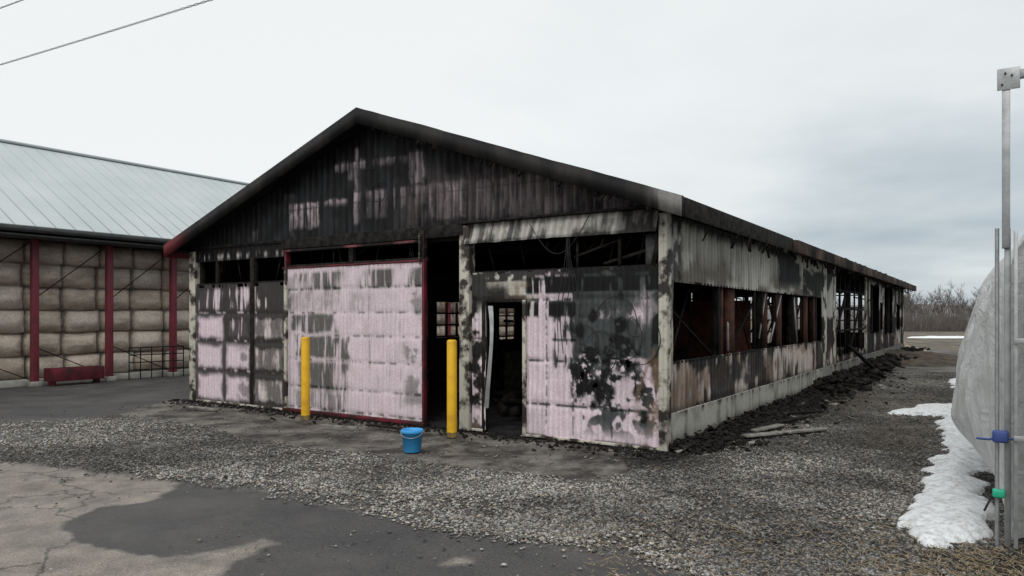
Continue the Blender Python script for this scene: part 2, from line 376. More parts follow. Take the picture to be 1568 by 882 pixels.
# roof
def prism(name,cs,v0,v1,mat,parent=B):
    V=[];n=len(cs)
    for v in (v0,v1):
        for u,z in cs: V.append((-u,v,z))
    me=bpy.data.meshes.new(name)
    F=[tuple(range(n)),tuple(range(2*n-1,n-1,-1))]+[(i,(i+1)%n,n+(i+1)%n,n+i) for i in range(n)]
    me.from_pydata(V,[],F); me.materials.append(mat); return link(bpy.data.objects.new(name,me),parent)
e0,e1=-.39,10.40; rz=lambda u:5.0-.352*abs(u-5.0)
prism('roof_right_slope',[(e0,rz(e0)),(5,5.0),(5,4.93),(e0,rz(e0)-.07)],-.40,29.8,M_char)
prism('roof_left_slope',[(5.0,5.0),(e1,rz(e1)),(e1,rz(e1)-.07),(5.0,4.93)],-.40,29.8,M_char)
def barge(name,u0,u1,red=False):
    na=160; A=np.linspace(u0,u1,na); prof=[(-.40,-.22),(-.445,-.22),(-.445,.03),(-.40,.03)]
    V=[];
    for a in A:
        w=.03*(float(fbm(a*2,0,3,4))-.5)
        for v,dz in prof: V.append((-a,v+w,rz(a)+dz+w*.7))
    V=np.array(V); F=[]
    for i in range(na-1):
        for k in range(4):
            j=(k+1)%4; F.append((i*4+k,(i+1)*4+k,(i+1)*4+j,i*4+j))
    AA=np.repeat(A,4)
    n=fbm(AA*3,V[:,2]*3,4,5)
    c=mixc((.010,.010,.010),(.030,.027,.026),ss(.4,.65,n))
    if red: c=mixc(c,(.13,.02,.025),ss(9.4,10.3,AA))
    else: c=mixc(c,(.2,.19,.18),ss(.12,-.2,AA)*ss(.42,.55,fbm(AA*9,V[:,2]*20,3,2)))
    mesh_np(name,V,F,M_sheet,B,cols=c)
    ends=[(-u-.01,-u+.01,-.44,-.40,rz(u)-.22,rz(u)+.02) for u in (u0,u1)]
    boxes(name+'_end',ends,M_red if red else M_charwood,B)
barge('barge_board_right',e0,5.0); barge('barge_board_left',5.0,e1,True)
boxes('eave_fascia_front_section',[(.375,.41,-.39,5.2,2.88,3.115),],M_charwood,B,.004)
boxes('eave_fascia_rear_section',[(.38,.50,5.2,29.8,2.86,3.09)],mat_simple('scorched_brown_fascia',(.10,.065,.05),(.012,.011,.01),.8,1.1,spec=.1,lo=.42,hi=.62),B,.006)
boxes('eave_soffit',[(.01,.374,-.39,29.7,3.0,3.02),(-10.39,-10.11,-.39,29.7,3.0,3.02)],M_char,B)
boxes('eave_fascia_left',[(-10.43,-10.40,-.39,29.8,2.88,3.1)],M_red,B)
rag=[]
for i in range(130):
    v=random.uniform(.3,29); l=random.uniform(.05,.25)
    rag.append(beam((.36+random.uniform(-.05,.08),v,2.93),(.36+random.uniform(-.1,.1),v+random.uniform(-.12,.12),2.9-l),random.uniform(.01,.05),.01))
for i in range(60):
    a=random.uniform(0,4.8); rag.append(beam((-a,-.42,rz(a)-.2),(-a+random.uniform(-.1,.1),-.4,rz(a)-.2-random.uniform(.03,.1)),random.uniform(.01,.05),.01))
for i in range(50):
    v=random.uniform(4,28); x=random.uniform(.2,.45); rag.append(beam((x,v,3.11),(x,v+random.uniform(.1,.5),3.11+random.uniform(0,.04)),random.uniform(.02,.06),.03))
boxes('eave_hanging_scraps',rag,M_charwood,B)

# framing
fr=[]
for v in [0.12]+[2.44*i for i in range(1,13)]:
    for x in (-.12,-9.98): fr.append((x-.06,x+.06,v-.06,v+.06,0,3.0))
    if v>1:
        for x in (-3.4,-6.8): fr.append((x-.06,x+.06,v+1.1,v+1.22,0,3.2))
    fr.append((-9.9,-.2,v-.05,v+.05,2.86,3.02))
    fr.append(beam((-.3,v,3.0),(-5,v,4.75),.09)); fr.append(beam((-9.8,v,3.0),(-5,v,4.75),.09))
    fr.append((-5.05,-4.95,v-.04,v+.04,3.0,4.75))
    fr.append(beam((-2.6,v,3.0),(-3.6,v,4.3),.07)); fr.append(beam((-7.4,v,3.0),(-6.4,v,4.3),.07))
boxes('interior_frame',fr,M_charwood,B)
boxes('front_header_beam',[(-7.25,-3.12,-.10,-.02,2.9,3.08),(-10.0,-7.25,-.05,.05,3.03,3.08),(-3.0,-.05,-.015,.06,2.30,2.36),(-7.2,-3.9,-.02,.05,2.56,2.62),(-9.95,-7.2,-.01,.05,2.31,2.35)],M_charwood,B,.006)
boxes('door_rail_red',[(-7.16,-3.86,-.15,-.03,0.0,.055),(-3.90,-3.86,-.13,-.05,.06,2.55),(-7.2,-3.93,-.12,-.06,2.545,2.575)],M_red,B,.004)
M_sootred=mat_simple('sooty_red_paint',(.2,.07,.075),(.015,.012,.012),.7,2.5,lo=.5,hi=.64,spec=.12)
boxes('door_header_trim',[(-7.2,-3.93,-.115,-.105,2.845,2.885),(-3.92,-3.86,-.13,-.05,2.551,3.02)],M_sootred,B,.004)
boxes('door_edge_cream',[(-7.13,-7.065,-.14,-.06,.056,2.54),(-3.95,-3.922,-.16,-.132,2.5,2.98)],M_cream,B,.004)
boxes('front_posts',[(-10.16,-9.96,-.05,.10,0,3.0),(-3.2,-3.02,-.10,.06,0,3.05),(-2.10,-2.045,-.07,-.0,0,1.93),(.0,.05,-.06,.10,.0,3.0),(-.06,.0,-.062,-.0,.0,3.0)],M_cream,B,.006)
boxes('bay_post_red',[(-7.215,-7.165,-.06,.05,0,2.9)],M_red,B,.004)
boxes('doorway_frame_char',[(-2.82,-2.755,-.05,.03,0,1.93),(-2.75,-2.1,-.05,.03,1.9,1.95),(-9.35,-9.27,-.0,.06,2.35,2.78),(-8.22,-8.12,-.04,.06,0.02,2.8),(-5.6,-5.5,-.04,.04,2.6,2.9)],M_charwood,B,.004)
boxes('rear_of_side_post_panel',[(-.02,.035,10.15,10.55,.05,3.0),(-.02,.03,11.5,11.8,.05,3.0),(-.02,.03,17.2,17.5,.05,3.0)],M_cream,B,.004)
boxes('side_dark_bay',[(-.05,-.02,10.56,11.5,.1,2.2)],M_char,B)
boxes('front_base_sill',[(-3.0,-2.8,-.06,.03,0,.04),(-2.05,-.0,-.06,.03,0,.035),(-9.95,-7.22,-.05,.03,-.01,.03)],M_cream,B,.004)
sp=[]
for v,w in ((2.5,.09),(3.0,.3),(5.15,.1),(6.15,.32),(7.6,.09),(8.6,.3),(9.5,.1)):
    sp.append((-.16,-.05,v-w/2,v+w/2,1.05,2.2))
boxes('side_window_posts',sp,M_rust,B)
sm=[(-.035,-.005,v-.02,v+.02,1.12,2.14) for v in (2.2,4.2,4.7,5.7,7.1,8.1,9.1)]
sm+=[(-.03,.01,.28,10.05,1.08,1.11),(-.03,.01,.28,10.05,2.14,2.17)]
for v in (12.7,13.5,14.3,15.2,16.1): sm.append((-.04,0,v-.04,v+.04,.6,2.95))
for z in (1.3,1.9,2.4): sm.append((-.035,-.01,12,17.2,z-.03,z+.03))
boxes('side_window_mullions',sm,M_char,B)
br=[beam((-.1,.4,1.1),(-.5,2.3,2.2),.025),beam((-.1,2.3,1.05),(-.5,.5,2.2),.025),beam((-.2,3.4,1.1),(-.2,5,2.1),.03),beam((-.3,5.2,1.1),(-.2,6,2.1),.03),beam((-.1,7.2,1.1),(-.1,8.4,2.15),.03),
    beam((-.3,4.9,1.1),(-.2,3.6,2.15),.02),beam((.0,12,1.2),(.0,14.3,2.9),.05),beam((0,14.3,.7),(0,16.5,2.4),.05)]
for i in range(40):
    p=(-random.uniform(.3,9.5),random.uniform(1,26),random.uniform(1.5,3.0)); q=(p[0]+random.uniform(-1.5,1.5),p[1]+random.uniform(-2,2),random.uniform(0,3))
    br.append(beam(p,q,random.uniform(.02,.06)))
boxes('fallen_braces',br,M_charwood,B)
boxes('pale_bent_bars',[beam((-.04,2.75,1.15),(-.12,3.0,2.12),.035),beam((-.05,5.4,1.2),(-.02,6.1,2.1),.03),beam((-.03,4.55,1.3),(-.03,5.0,2.13),.02),beam((-.02,7.5,1.15),(-.05,7.35,2.1),.03)],M_galv,B)
boxes('stall_partitions',[(-4.5,-4.4,3,20,0,1.0),(-7.2,-7.1,4,22,0,1.1)],M_charwood,B)
boxes('side_partitions',[(-2.2,-2.15,6,9,1.0,1.8),(-1.6,-.4,5.3,5.36,0,2.0)],M_rust,B)
hp=[]
for i in range(30):
    u=random.choice([random.uniform(.2,2.9),random.uniform(7.3,9.9),random.uniform(4,7)])
    z=2.78 if not 4<u<7 else 2.88
    hp.append(beam((-u,random.uniform(0,.2),z+.05),(-u+random.uniform(-.25,.25),random.uniform(0,.25),z-random.uniform(.1,.5)),random.uniform(.008,.03),.01))
hp+=[beam((-1.3,-.0,2.5),(-.6,.05,2.72),.03),beam((-.9,.1,2.4),(-.1,.1,2.6),.04),beam((-.62,.0,2.35),(-.62,.0,2.78),.04),beam((-1.25,.0,2.35),(-1.25,0,2.78),.03),beam((-.15,.0,2.35),(-.05,0,2.8),.06)]
boxes('void_row_scraps',hp,M_charwood,B)
boxes('grey_vent_panel',[(-.28,-.04,.05,.07,2.36,2.76)],mat_simple('sooty_board',(.16,.16,.16),(.04,.04,.04),.8),B)
n=14; V=[];F=[]
for i in range(n):
    t=i/(n-1); z=.35+1.5*t; x=-2.72+.10*math.sin(t*2.6)-.02; 
    V+= [(x-.03,-.06-.03*math.sin(t*5),z),(x+.03,-.03-.05*math.sin(t*4),z)]
for i in range(n-1): F.append((2*i,2*i+1,2*i+3,2*i+2))
mesh_np('buckled_door_edge',V,F,M_galv,B)
cb=[]
for k in range(5):
    u=1.30+k*.012; z=2.75; pts=[]
    for i in range(40):
        t=i/39; pts.append((-(u+.05*math.sin(t*7+k)*t+ (k-2)*.09*t),-.14-.02*math.sin(t*9+k),z-(1.2+.12*k)*t))
    cb.append(pts)
for k in range(6):
    r=random.uniform(.1,.3); cx=random.uniform(.3,1.2); cz=random.uniform(1.2,1.8); a0=random.uniform(0,6)
    cb.append([(-(cx+r*math.cos(a0+j*.2)),-.07,cz+1.2*r*math.sin(a0+j*.2)) for j in range(18)])
cb.append([(-(5.0+.25*math.sin(j*.5)),-.05,4.1-.04*j+.1*math.sin(j)) for j in range(20)])
cb.append([(-(1.0+.05*j),-.12,3.05-.5*math.sin(j*.16)) for j in range(20)])
tube('dangling_cables',cb,.006,M_wire,B,res=1)
boxes('gable_drip_flashing',[(-10.05,-3.2,-.06,-.0,3.055,3.085),(-3.15,-.03,-.14,-.0,3.07,3.1)],M_charwood,B,.004)

# =============== DEBRIS ===============
def chunks(name,pts,mat,smin,smax,flat=.4,parent=None,el=1.6):
    lst=[]
    for (x,y,z) in pts:
        s=random.uniform(smin,smax)
        M=Matrix.Translation((x,y,z+s*flat*.4))@Matrix.Rotation(random.uniform(0,6.3),4,'Z')@Matrix.Rotation(random.uniform(-.5,.5),4,'X')@Matrix.Rotation(random.uniform(-.4,.4),4,'Y')
        lst.append((M,s*random.uniform(.5,el),s*random.uniform(.3,1),s*flat*random.uniform(.3,1.2)))
    return boxes(name,lst,mat,parent,jit=.35)
D=root('burnt_rubble',C,TH)
def strippts(n,sig,hmax):
    pts=[]
    for i in range(n):
        v=random.uniform(.0,16); w=abs(random.gauss(0,sig)) 
        if v<.3: w*=.6
        pts.append((.05+w,v,max(0,hmax*math.exp(-w*4)*random.random())))
    return pts
chunks('side_rubble',strippts(3000,.32,.14),M_charwood,.010,.045,.5,D)
chunks('side_rubble_ash',strippts(1200,.5,.05),M_ash,.008,.035,.45,D)
chunks('side_splinters',strippts(260,.45,.1),M_charwood,.04,.09,.12,D,3.0)
chunks('pale_splinters',strippts(60,.6,.03),M_greyplank,.03,.07,.12,D,3.0)
pts=[(.04+abs(random.gauss(0,.4)),random.uniform(8,30),random.uniform(0,.25)) for i in range(700)]
chunks('far_side_rubble',pts,M_charwood,.03,.1,.5,D)
pts=[(-random.uniform(-.3,10.4),-abs(random.gauss(0.02,.28))-.08,0) for i in range(1100)]
chunks('front_rubble',pts,M_charwood,.006,.026,.5,D)
pts=[(-random.uniform(0,10),-random.uniform(.05,1.9),0) for i in range(450)]
chunks('front_rubble_light',pts,M_greyplank,.005,.016,.4,D)
pts=[(-random.uniform(.3,9.8),random.uniform(.2,12),random.uniform(0,.25)) for i in range(500)]
chunks('inside_rubble',pts,M_charwood,.04,.16,.6,D)
def pl(name,p,q,w,h,mat):
    return boxes(name,[beam(p,q,w,h)],mat,None,.004)
for (a,b,w,m) in (((3.20,9.98),(4.62,10.72),.13,M_greyplank),((3.50,10.45),(4.12,11.1),.13,M_greyplank),((3.75,10.9),(4.85,12.0),.1,M_charwood),((3.2,10.15),(3.9,10.3),.1,M_charwood),((-2.2,11.05),(-1.5,10.6),.08,M_charwood),((-2.9,10.95),(-2.3,10.8),.06,M_greyplank),((-5.9,13.2),(-5.2,12.9),.1,M_greyplank),((3.3,10.6),(3.95,11.0),.09,M_ash),((4.6,12.3),(5.4,12.7),.08,M_ash)):
    pl('charred_plank',(a[0],a[1],.05),(b[0],b[1],.035),w,.03,m)
fw=root('fallen_window_frame',(C[0]+.5526*13+.8334*.75,C[1]+.8334*13-.5526*.75,0),TH)
boxes('frame',[beam((-.5,-.6,.9),(.1,.6,.06),.05),beam((-.3,-1.2,.85),(.3,0,.04),.05),beam((-.5,-.6,.9),(-.3,-1.2,.85),.05),beam((.1,.6,.06),(.3,0,.04),.05),beam((-.2,0,.45),(0,-.6,.42),.04)],M_char,fw)

# =============== BOLLARDS, BUCKET ===============
M_grime=mat_simple('bollard_grime',(.3,.2,.06),(.06,.05,.03),.9,12)
for i,(x,y,h) in enumerate(((-3.40,11.94,1.36),(-.845,10.2,1.37))):
    r=root('yellow_bollard',(x,y,0))
    lathe('post',[(.0,h),(.045,h-.002),(.064,h-.012),(.071,h-.03),(.071,0)],M_yellow,r)
    lathe('base_grime',[(.0725,.07),(.0725,0)],M_grime,r)
bk=root('blue_bucket',(-1.253,9.1,0))
lathe('pail',[(0,.012),(.098,.012),(.103,0),(.108,.004),(.128,.235),(.138,.235),(.14,.25),(.14,.275),(.134,.28),(.126,.275),(.118,.23),(.1,.03),(0,.025)],M_blue,bk,48)
tube('handle',[(.14*math.cos(a),-.03-.125*math.sin(a)*.99,.26-.07*math.sin(a)) for a in [math.pi*i/24 for i in range(25)]],.0035,M_galv,bk)

# =============== LEFT BARN ===============
L=root('straw_storage_barn',C,TH)
m,nt,b=newmat('pale_metal_roof')
n=noise(nt,.7,5); r=ramp(nt,n.outputs[0],.3,.7,(.375,.41,.41,1),(.44,.47,.47,1)); nt.links.new(r.outputs[0],b.inputs['Base Color']); b.inputs['Roughness'].default_value=.65; b.inputs['Specular IOR Level'].default_value=.25; M_roof=m
ZE,ZR,UE,UR=3.84,6.85,15.5,20.9
vs=np.arange(-24,31,.45)
prism('roof_slope_near',[(UE,ZE),(UR,ZR),(UR,ZR-.1),(UE,ZE-.1)],-24,31,M_roof,L)
prism('roof_slope_far',[(UR,ZR),(2*UR-UE,ZE),(2*UR-UE,ZE-.1),(UR,ZR-.1)],-24,31,M_roof,L)
boxes('roof_seams',[beam((-UE,v,ZE+.003),(-UR,v,ZR+.003),.02,.014) for v in vs],M_roof,L)
boxes('ridge_cap',[(-UR-.12,-UR+.12,-24,31,ZR-.03,ZR+.05)],M_roof,L)
boxes('eave_gutter',[(-UE+.002,-UE+.05,-24,31,ZE-.16,ZE-.02),(-16.2,-UE,-24,31,ZE-.26,ZE-.205)],mat_simple('dark_gutter',(.05,.05,.05),rough=.6),L)
bp=[-.37+1.8*i for i in range(-12,17)]
boxes('red_posts',[(-16.18,-16.02,v-.075,v+.075,.1,3.62) for v in bp],M_redbarn,L,.006)
boxes('post_feet',[(-16.24,-15.96,v-.13,v+.13,-.02,.1) for v in bp],M_conc,L,.01)
boxes('base_kerb',[(-16.6,-16.25,-24,31,-.05,.14)],M_conc,L,.01)
cr=[]
for v in bp: 
    cr.append(beam((-16.12,v+.1,2.2),(-16.12,v+1.7,3.5),.02)); cr.append(beam((-16.13,v+.1,.9),(-16.13,v+1.7,.15),.02))
boxes('wire_braces',cr,M_char,L)
def bales():
    a=np.arange(-24,31,.03); z=np.linspace(.12,3.6,150); na,nz=len(a),len(z)
    A=np.repeat(a,nz);Z=np.tile(z,na)
    Zj=Z+.10*(fbm(A*.9,Z*.4,3,2)-.5)
    row=np.floor((Zj-.12)/.58); fr_=((Zj-.12)/.58)%1
    Aj=A+.37+.16*(vnoise(row*3.3,row*0,6)-.5)+.05*np.sin(fr_*3.14)
    coli=np.floor(Aj/.9); ca=(Aj/.9)%1
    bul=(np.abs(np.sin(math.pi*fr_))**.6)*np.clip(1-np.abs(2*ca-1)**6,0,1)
    rnd=vnoise(coli*1.7+.3,row*2.3+.4,5)
    tilt=(vnoise(coli*2.9,row*1.9,7)-.5)*(ca-.5)*.22
    d=.26*bul+.16*(rnd-.5)+tilt+.07*(fbm(A*3,Z*3,4,2)-.5)
    V=np.stack([-16.66+d,A,Z],1)
    n=fbm(A*1.5,Z*2.5,5,3); n3=fbm(A*3,Z*14,3,9)
    c=mixc((.66,.56,.46),(.45,.37,.30),ss(.35,.65,n*.6+n3*.4))
    c=mixc(c,(.62,.57,.5),(rnd>.62)*.4)
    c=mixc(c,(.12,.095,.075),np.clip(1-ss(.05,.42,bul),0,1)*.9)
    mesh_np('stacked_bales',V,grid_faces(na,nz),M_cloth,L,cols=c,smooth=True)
bales()
boxes('far_side_wall',[(-26.4,-26.3,-24,31,0,3.7)],M_char,L)
prism('rear_gable',[(16.3,0.0),(16.3,3.7),(UR,6.7),(25.4,3.7),(25.4,0)],30.4,30.5,M_roof,L)
prism('front_gable',[(16.3,0.0),(16.3,3.7),(UR,6.7),(25.4,3.7),(25.4,0)],-23.5,-23.4,M_roof,L)
tr=root('red_feed_trough',C,TH)
boxes('trough_walls',[(-15.95,-15.9,-.2,1.0,.1,.42),(-15.6,-15.55,-.2,1.0,.1,.42),(-15.95,-15.55,-.23,-.2,.1,.42),(-15.95,-15.55,1.0,1.03,.1,.42),(-15.9,-15.6,-.2,1,.1,.14),(-15.9,-15.6,-.15,-.1,0,.1),(-15.9,-15.6,.9,.95,0,.1)],M_red,tr,.004)
gt=root('tubular_gate',C,TH)
gl=[]
for z in (.25,.45,.65,.85): gl.append([(-15.8,1.8,z),(-15.7,3.3,z)])
for v in (1.8,2.1,2.4,2.7,3.0,3.3): gl.append([(-15.8+(v-1.8)*.066,v,0),(-15.8+(v-1.8)*.066,v,.85)])
tube('gate_tubes',gl,.015,M_char,gt)

# =============== GREENHOUSE ===============
G=root('plastic_greenhouse',(3.60,5.38,0),TH)
m,nt,b=newmat('greenhouse_plastic')
n=noise(nt,2.2,6,.6); r=ramp(nt,n.outputs[0],.35,.68,(.72,.72,.70,1),(.88,.89,.88,1)); nt.links.new(r.outputs[0],b.inputs['Base Color'])
b.inputs['Roughness'].default_value=.25
nb=noise(nt,4,6,.65); nb.inputs['Distortion'].default_value=1.5; bump(nt,b,nb.outputs[0],.9,.09)
tl=N(nt,'ShaderNodeBsdfTranslucent'); tl.inputs[0].default_value=(.86,.88,.87,1)
mx=N(nt,'ShaderNodeMixShader'); mx.inputs[0].default_value=.25
nt.links.new(b.outputs[0],mx.inputs[1]);nt.links.new(tl.outputs[0],mx.inputs[2])
tp=N(nt,'ShaderNodeBsdfTransparent'); mx2=N(nt,'ShaderNodeMixShader'); mx2.inputs[0].default_value=.10
nt.links.new(mx.outputs[0],mx2.inputs[1]);nt.links.new(tp.outputs[0],mx2.inputs[2])
nt.links.new(mx2.outputs[0],nt.nodes['Material Output'].inputs[0]); M_plastic=m
cs=np.array([(.08,0),(.06,.3),(.05,.6),(.04,.95),(.04,1.4),(.05,1.75),(.09,2.15),(.30,2.5),(.9,2.85),(2,3.1),(3.2,2.85),(4.1,2.0),(4.3,1.0),(4.3,0)])
tt=np.linspace(0,len(cs)-1,110); cx=np.interp(tt,range(len(cs)),cs[:,0]); cz=np.interp(tt,range(len(cs)),cs[:,1])
for _ in range(3):
    cx[1:-1]=(cx[:-2]+cx[1:-1]+cx[2:])/3; cz[1:-1]=(cz[:-2]+cz[1:-1]+cz[2:])/3
ys=np.concatenate([np.arange(.12,5,.03),np.arange(5,26,.15)]); na,nz=len(ys),110
A=np.repeat(ys,nz); X=np.tile(cx,na); Z=np.tile(cz,na); Tn=np.tile(tt,na)
env=ss(.1,2.4,A)*np.exp(-np.maximum(A-2.4,0)/3.5)
vert=ss(.0,.75,Z)*ss(2.75,1.15,Z)*(Tn<8)
bul=.40*env*vert*(.75+.5*fbm(A*.8,Z*1.1,3,4))
rid=1-np.abs(2*fbm(A*1.6+Z*.7,Z*1.0-A*.3,4,6)-1)
fold=.07*(fbm(A*2.2,Z*1.1,4,3)-.5)+.09*(rid-.8)*ss(.1,.6,A)+.012*np.sin(A*17+5*fbm(A,Z*2,3,2))
V=np.stack([X-bul-fold*(Z>.02),A,Z],1)
mesh_np('plastic_cover',V,grid_faces(na,nz),M_plastic,G,smooth=True)
nr=24; V=[];
for i in range(110):
    for j in range(nr):
        t=j/(nr-1); V.append((cx[i]*(1-t)+2.1*t,.14+.05*float(vnoise(cx[i]*(1-t)*3+i*.1,j*.4,2)),cz[i]*(1-t)+.9*t))
mesh_np('end_sheet',V,grid_faces(110,nr),M_plastic,G,smooth=True)
hoops=[[(float(x)+.16,y,float(z)-.08) for x,z in zip(cx[::4],cz[::4])] for y in (.75,2.5,4.3,6.1,8,10,12,14,16,18,20,22,24)]
tube('hoops',hoops,.013,M_galv,G)
tube('end_post_thin',[(0,0,0),(.0,0,2.35)],.014,M_galv,G)
boxes('end_posts',[(.03,.08,-.03,.03,2.2,3.5),(.045,.085,.0,.04,0,2.35),(4.2,4.26,-.03,.03,0,3.5),(2.0,2.06,-.03,.03,2.9,3.5)],M_galv,G,.004)
boxes('end_top_beam',[(.0,4.3,-.03,.03,3.44,3.50),(.0,.14,-.038,-.032,3.36,3.52)],M_galv,G,.003)
tube('bracket_bolts',[[(.03,-.05,3.40),(.03,-.036,3.40)],[(.09,-.05,3.46),(.09,-.036,3.46)],[(.05,-.05,3.48),(.05,-.036,3.48)]],.007,M_wire,G)
boxes('door_panel_frame',[(.10,.125,-.12,-.05,.02,2.32),(.175,.33,-.10,-.06,.02,2.5),(1.9,1.96,-.12,-.05,.02,2.4),(.33,1.9,-.11,-.06,1.15,1.2),(.10,.34,-.15,-.141,1.5,1.54),(.10,.34,-.15,-.141,.8,.84)],M_galv,G,.003)
boxes('door_panel_plastic',[(.33,1.9,-.085,-.08,.05,2.4)],M_plastic,G)
boxes('blue_clamp_body',[(-.03,.07,-.08,-.02,.77,.86)],M_clampblue,G,.015)
tube('blue_clamp_lever',[(-.13,-.05,.79),(-.05,-.06,.79),(.0,-.06,.81),(.12,-.06,.80)],.009,M_clampblue,G)
boxes('green_clamp_body',[(-.03,.05,-.05,.02,.36,.42)],M_clampgreen,G,.012)
tube('crank_handle',[(-.08,-.03,.25),(-.03,-.03,.37),(.03,-.03,.39)],.008,M_wire,G)

# =============== POWER LINES ===============
P=root('power_line')
cu=[]
for (z0,amp) in ((6.9,.012),(8.07,.01)):
    for ph in (0,math.pi):
        pts=[]
        for i in range(1500):
            t=-2+4.2*i/1499; x=-10.6+5.5*t; y=15-3*t
            L0=t*6.26*2*math.pi/.35+ph
            pts.append((x+amp*.3*math.cos(L0),y+amp*math.cos(L0),z0+.03*(t*t-t)+amp*math.sin(L0)))
        cu.append(pts)
tube('cables',cu,.006,M_wire,P,res=1)
lathe('utility_pole',[(0,9),(.1,9),(.16,0)],mat_simple('pole_concrete',(.4,.39,.37)),P,24,(-21.6,21,0))
boxes('crossarm',[(-22.4,-20.8,20.9,21.0,8.0,8.12)],M_galv,P)

# =============== GROUND ===============
def axis(lo,hi,f0,f1,d):
    mid=np.arange(f0,f1,d)
    g=[f1]; s=d
    while g[-1]<hi: s*=1.12; g.append(g[-1]+s)
    k=[f0]; s=d
    while k[-1]>lo: s*=1.12; k.append(k[-1]-s)
    return np.concatenate([np.array(k[:0:-1]),mid,np.array(g)])
gx=axis(-2500,2500,-9,9,.05); gy=axis(-300,4000,3.5,17,.05)
na,nz=len(gx),len(gy)
X=np.repeat(gx,nz);Y=np.tile(gy,na)
def sdpoly(X,Y,P):
    P=np.array(P); d=np.full(X.shape,1e9); ins=np.zeros(X.shape,bool)
    for i in range(len(P)):
        x0,y0=P[i];x1,y1=P[(i+1)%len(P)]
        ex,ey=x1-x0,y1-y0; t=np.clip(((X-x0)*ex+(Y-y0)*ey)/(ex*ex+ey*ey),0,1)
        d=np.minimum(d,np.hypot(X-x0-t*ex,Y-y0-t*ey))
        if y1!=y0:
            c=((y0>Y)!=(y1>Y))&(X<(x1-x0)*(Y-y0)/(y1-y0)+x0); ins^=c
    return np.where(ins,d,-d)
ylx=[-40,-12,-6,-3.48,-2.45,-1.27,-.44,.32,.82,1.15,1.6,3.2]; yly=[30,11.8,8.56,7.52,7.09,6.27,5.79,5.38,5.16,4.7,4.0,1.5]
yux=[-40,-12,-8,-7.2,-6.2,-4.38,-2.59,-1.11,-.31,.76,1.3,1.5,1.9]; yuy=[32,13.2,11.7,12.3,12.3,10.7,9.25,8.6,8.0,7.35,8.0,60,60]
def zones(X,Y):
    lx=np.interp(X,ylx,yly); ux=np.interp(X,yux,yuy)
    sd=np.minimum((Y-lx)*.8,(ux-Y)*.8)
    u=(X-C[0])*(-.8334)+(Y-C[1])*.5526; v=(X-C[0])*.5526+(Y-C[1])*.8334
    far=(60-v); sd=np.minimum(sd,np.maximum(far,-1))
    sd=np.minimum(sd,(u+ (5.0) )*1.0+3)
    gravel=np.clip(.5+sd/.7,0,1)
    dry=np.clip(.5+sdpoly(X,Y,[(-14,12.2),(-6.03,8.6),(-5.38,8.7),(-4.43,8.28),(-3.41,7.43),(-3.32,6.72),(-3.7,6.48),(-3.71,5.97),(-3.3,5.5),(-2.45,5.15),(-2.11,5.3),(-1.91,5.55),(-1.75,5.45),(-2.0,5.0),(-1.9,4.7),(-2.5,4),(-2.5,1),(-14,1)])/.5,0,1)
    dry=np.maximum(dry,np.clip(.62-np.hypot((X+.35)/.16,(Y-5.05)/.09)*.15,0,1))
    slab=np.clip(.5+sdpoly(X,Y,[(1.95,9.1),(1.64,8.42),(.76,7.31),(-.31,7.93),(-1.11,8.54),(-2.59,9.16),(-4.38,10.6),(-6.82,12.6),(-7.0,14.6),(-5,14)])/.4,0,1)
    soot=np.exp(-np.maximum(0,-u)*1.35)*(v>-.6)*(v<29)*(u<0)*1.0
    soot=np.maximum(soot,np.exp(-((X-1.6)**2+(Y-8.7)**2)/.5)*.7)
    soot=np.maximum(soot,.8*np.exp(-np.maximum(-v,0)/.3)*(u>-.2)*(u<10.3)*(v<.1))
    field=np.clip((v-31)/4,0,1)
    dirt=np.clip(1-np.hypot((X-3.3)/.9,(Y-4.9)/.55)*.8,0,1)+.8*np.exp(-(((X-6.6)/1.5)**2+((Y-16)/5)**2))
    dirt=dirt+.75*np.exp(-((u+2.3)/.5)**2)*(v>1.5)*ss(.35,.6,fbm(X*.6,Y*.6,3,4))+.6*np.exp(-((u+3.6)/.35)**2)*(v>2)*ss(.4,.6,fbm(X*.6,Y*.6,3,9))
    return gravel,dry,slab,soot,field,np.clip(dirt,0,1),u,v
gr,dr,sl,so,fi,di,U_,V_=zones(X,Y)
near=np.clip(1-(np.hypot(X,Y)-30)/20,0,1)
Zg=near*(.05*(fbm(X*.5,Y*.5,3,2)-.5)*np.clip(-V_-2.2,0,1)+.02*(fbm(X*4,Y*4,3,4)-.5)*gr*(so<.2))-.012
Zg=np.where((U_>-.2)&(U_<10.2)&(V_>-.2)&(V_<29.4),-.02,Zg)
m,nt,b=newmat('ground_surface'); lk=nt.links
tc=N(nt,'ShaderNodeTexCoord')
def A_(n): a=N(nt,'ShaderNodeAttribute'); a.attribute_name=n; s=N(nt,'ShaderNodeSeparateColor'); lk.new(a.outputs['Color'],s.inputs[0]); return s
z1=A_('Z1'); z2=A_('Z2')
def edge(src,ns,amt=.5,w=.06):
    n=noise(nt,ns,8,.65); a=N(nt,'ShaderNodeMath',operation='MULTIPLY_ADD'); a.inputs[1].default_value=amt; lk.new(n.outputs[0],a.inputs[0]); 
    s=N(nt,'ShaderNodeMath',operation='SUBTRACT'); lk.new(src,s.inputs[0]); s.inputs[1].default_value=amt*.5; lk.new(s.outputs[0],a.inputs[2])
    return ramp(nt,a.outputs[0],.5-w,.5+w).outputs[0]
na_=noise(nt,1.3,8,.6); asp=ramp(nt,na_.outputs[0],.35,.7,(.042,.041,.043,1),(.075,.072,.071,1)).outputs[0]
nf=noise(nt,60,6,.75); spk=ramp(nt,nf.outputs[0],.36,.68,(.6,.6,.6,1),(1.5,1.46,1.4,1)).outputs[0]
asp=mix(nt,1.0,asp,spk,'MULTIPLY')
